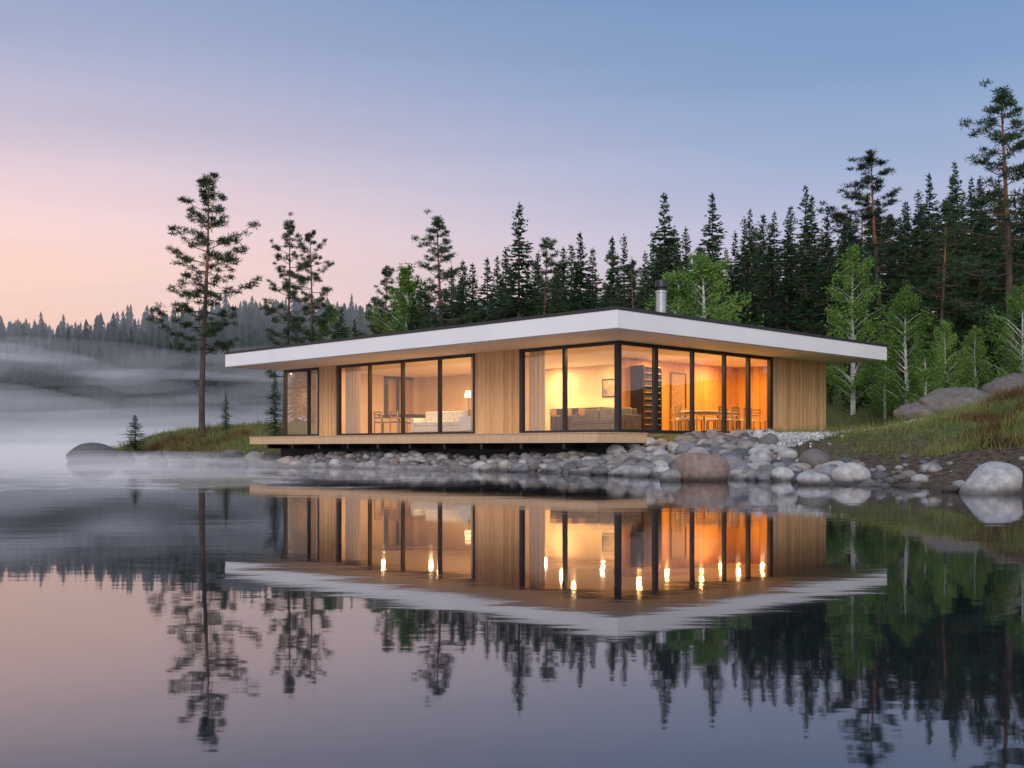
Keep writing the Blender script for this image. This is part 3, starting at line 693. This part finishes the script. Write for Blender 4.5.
# ------------------------------------------------------------ mist
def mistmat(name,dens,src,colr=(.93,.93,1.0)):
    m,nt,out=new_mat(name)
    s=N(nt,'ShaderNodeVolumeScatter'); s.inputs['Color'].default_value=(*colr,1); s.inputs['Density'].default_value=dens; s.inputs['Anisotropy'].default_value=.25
    e=N(nt,'ShaderNodeEmission'); e.inputs[0].default_value=(.97,.90,1.0,1); e.inputs[1].default_value=dens*src   # added glow, stands in for multiple scattering in the mist
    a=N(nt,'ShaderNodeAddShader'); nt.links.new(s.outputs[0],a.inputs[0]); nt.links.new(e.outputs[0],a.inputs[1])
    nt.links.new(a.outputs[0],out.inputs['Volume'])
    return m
def bank(x,y,z,rx,ry,rz,dens,seed,rot=0,src=.20,pw=.1,fr=3.0):
    V=I4[0].copy(); rg=np.random.default_rng(seed)
    d=np.zeros(len(V))
    for k in range(8): d+=pw*np.sin(V@(rg.normal(size=3)*fr)+rg.uniform(0,6))
    V*=np.maximum(1+d,.15)[:,None]
    V=V*np.array([rx,ry,rz])
    V[:,2]=np.maximum(V[:,2]+z,.02+.0005*seed)
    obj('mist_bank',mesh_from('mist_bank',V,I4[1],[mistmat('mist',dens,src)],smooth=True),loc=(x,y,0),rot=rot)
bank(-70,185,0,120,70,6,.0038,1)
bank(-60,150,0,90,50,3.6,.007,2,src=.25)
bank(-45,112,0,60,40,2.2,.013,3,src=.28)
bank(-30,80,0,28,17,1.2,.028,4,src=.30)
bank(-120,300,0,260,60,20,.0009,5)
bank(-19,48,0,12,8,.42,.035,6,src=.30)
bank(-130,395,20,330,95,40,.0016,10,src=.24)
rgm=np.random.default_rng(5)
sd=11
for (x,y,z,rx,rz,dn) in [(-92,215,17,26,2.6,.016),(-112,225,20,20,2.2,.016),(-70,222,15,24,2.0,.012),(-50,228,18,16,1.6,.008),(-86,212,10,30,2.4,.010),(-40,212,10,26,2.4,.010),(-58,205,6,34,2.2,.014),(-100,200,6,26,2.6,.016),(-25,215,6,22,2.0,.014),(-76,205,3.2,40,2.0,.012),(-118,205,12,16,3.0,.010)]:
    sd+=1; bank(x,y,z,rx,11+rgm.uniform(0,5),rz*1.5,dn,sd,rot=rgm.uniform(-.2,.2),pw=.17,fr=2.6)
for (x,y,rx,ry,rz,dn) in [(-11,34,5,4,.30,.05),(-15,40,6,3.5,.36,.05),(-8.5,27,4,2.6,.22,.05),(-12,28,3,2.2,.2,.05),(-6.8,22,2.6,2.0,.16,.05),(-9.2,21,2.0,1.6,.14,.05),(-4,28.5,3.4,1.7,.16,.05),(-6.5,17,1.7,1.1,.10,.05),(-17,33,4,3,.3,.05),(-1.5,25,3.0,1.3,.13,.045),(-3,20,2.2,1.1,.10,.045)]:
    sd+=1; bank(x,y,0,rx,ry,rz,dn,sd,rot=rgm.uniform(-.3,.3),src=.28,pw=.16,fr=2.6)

# ------------------------------------------------------------ sky
w=bpy.data.worlds.new('World'); scene.world=w; w.use_nodes=True; nt=w.node_tree; nt.nodes.clear()
out=N(nt,'ShaderNodeOutputWorld'); bg=N(nt,'ShaderNodeBackground'); nt.links.new(bg.outputs[0],out.inputs[0])
tc=N(nt,'ShaderNodeTexCoord'); sx=N(nt,'ShaderNodeSeparateXYZ'); nt.links.new(tc.outputs['Generated'],sx.inputs[0])
def lin(c): return tuple(((x/255)/12.92 if x/255<=.04045 else (((x/255)+.055)/1.055)**2.4) for x in c)
def ramp(stops):
    r=N(nt,'ShaderNodeValToRGB'); cr=r.color_ramp; cr.interpolation='LINEAR'
    while len(cr.elements)<len(stops): cr.elements.new(.5)
    for e,(p,c) in zip(cr.elements,stops): e.position=p; e.color=(*lin(c),1)
    nt.links.new(sx.outputs[2],r.inputs[0]); return r
rl=ramp([(0,(252,190,170)),(.10,(255,206,182)),(.145,(255,214,198)),(.20,(240,210,211)),(.26,(207,194,211)),(.32,(172,177,205)),(.39,(142,160,196)),(.6,(110,140,185)),(1,(125,155,200))])
rr_=ramp([(0,(210,190,205)),(.12,(206,192,212)),(.18,(186,187,213)),(.24,(160,176,208)),(.31,(134,160,200)),(.39,(110,144,188)),(.6,(95,130,180)),(1,(125,155,200))])
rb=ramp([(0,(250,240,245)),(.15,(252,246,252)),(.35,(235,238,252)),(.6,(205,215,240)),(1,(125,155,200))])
mr=N(nt,'ShaderNodeMapRange'); mr.interpolation_type='SMOOTHSTEP'; mr.inputs[1].default_value=-.46; mr.inputs[2].default_value=.36
nt.links.new(sx.outputs[0],mr.inputs[0])
mx=N(nt,'ShaderNodeMix',data_type='RGBA'); nt.links.new(mr.outputs[0],mx.inputs[0]); nt.links.new(rl.outputs[0],mx.inputs[6]); nt.links.new(rr_.outputs[0],mx.inputs[7])
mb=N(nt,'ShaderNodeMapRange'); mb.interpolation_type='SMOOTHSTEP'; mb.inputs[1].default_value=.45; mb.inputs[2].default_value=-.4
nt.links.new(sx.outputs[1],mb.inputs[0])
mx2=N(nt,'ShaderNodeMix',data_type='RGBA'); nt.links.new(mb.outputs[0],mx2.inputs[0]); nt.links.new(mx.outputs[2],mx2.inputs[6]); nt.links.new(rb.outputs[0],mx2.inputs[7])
mp=N(nt,'ShaderNodeMapping'); mp.inputs['Scale'].default_value=(1.2,1.2,14); nt.links.new(tc.outputs['Generated'],mp.inputs[0])
nz=N(nt,'ShaderNodeTexNoise'); nz.inputs['Scale'].default_value=1.6; nz.inputs['Detail'].default_value=5; nt.links.new(mp.outputs[0],nz.inputs['Vector'])
mc=N(nt,'ShaderNodeMapRange'); mc.inputs[1].default_value=.3; mc.inputs[2].default_value=.7; mc.inputs[3].default_value=.96; mc.inputs[4].default_value=1.04; nt.links.new(nz.outputs[0],mc.inputs[0])
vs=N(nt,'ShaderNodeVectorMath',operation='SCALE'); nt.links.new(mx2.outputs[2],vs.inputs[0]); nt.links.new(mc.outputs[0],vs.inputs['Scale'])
sk=N(nt,'ShaderNodeTexSky'); sk.sky_type='NISHITA'; sk.sun_disc=False; sk.sun_elevation=math.radians(28); sk.sun_rotation=math.radians(188)
sv=N(nt,'ShaderNodeVectorMath',operation='SCALE'); sv.inputs['Scale'].default_value=.004; nt.links.new(sk.outputs[0],sv.inputs[0])
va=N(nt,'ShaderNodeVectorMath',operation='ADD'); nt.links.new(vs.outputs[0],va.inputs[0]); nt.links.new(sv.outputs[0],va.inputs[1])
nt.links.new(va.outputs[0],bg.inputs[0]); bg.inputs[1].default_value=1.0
sun=bpy.data.lights.new('sun','SUN'); sun.energy=1.35; sun.angle=math.radians(30); sun.color=(1,.93,.88)
so=bpy.data.objects.new('sun',sun); col.objects.link(so)
so.rotation_euler=Vector((.12,.86,-.46)).to_track_quat('-Z','Y').to_euler()

# ------------------------------------------------------------ camera
cam=bpy.data.cameras.new('camera'); co=bpy.data.objects.new('camera',cam); col.objects.link(co)
co.location=(0,0,CH); co.rotation_euler=(math.radians(90),0,0)
cam.sensor_width=36; cam.lens=F/1024*36; cam.shift_y=(HOR-384)/1024; cam.clip_end=5000; cam.clip_start=.1
scene.camera=co
scene.view_settings.view_transform='Standard'; scene.view_settings.look='None'; scene.view_settings.exposure=0
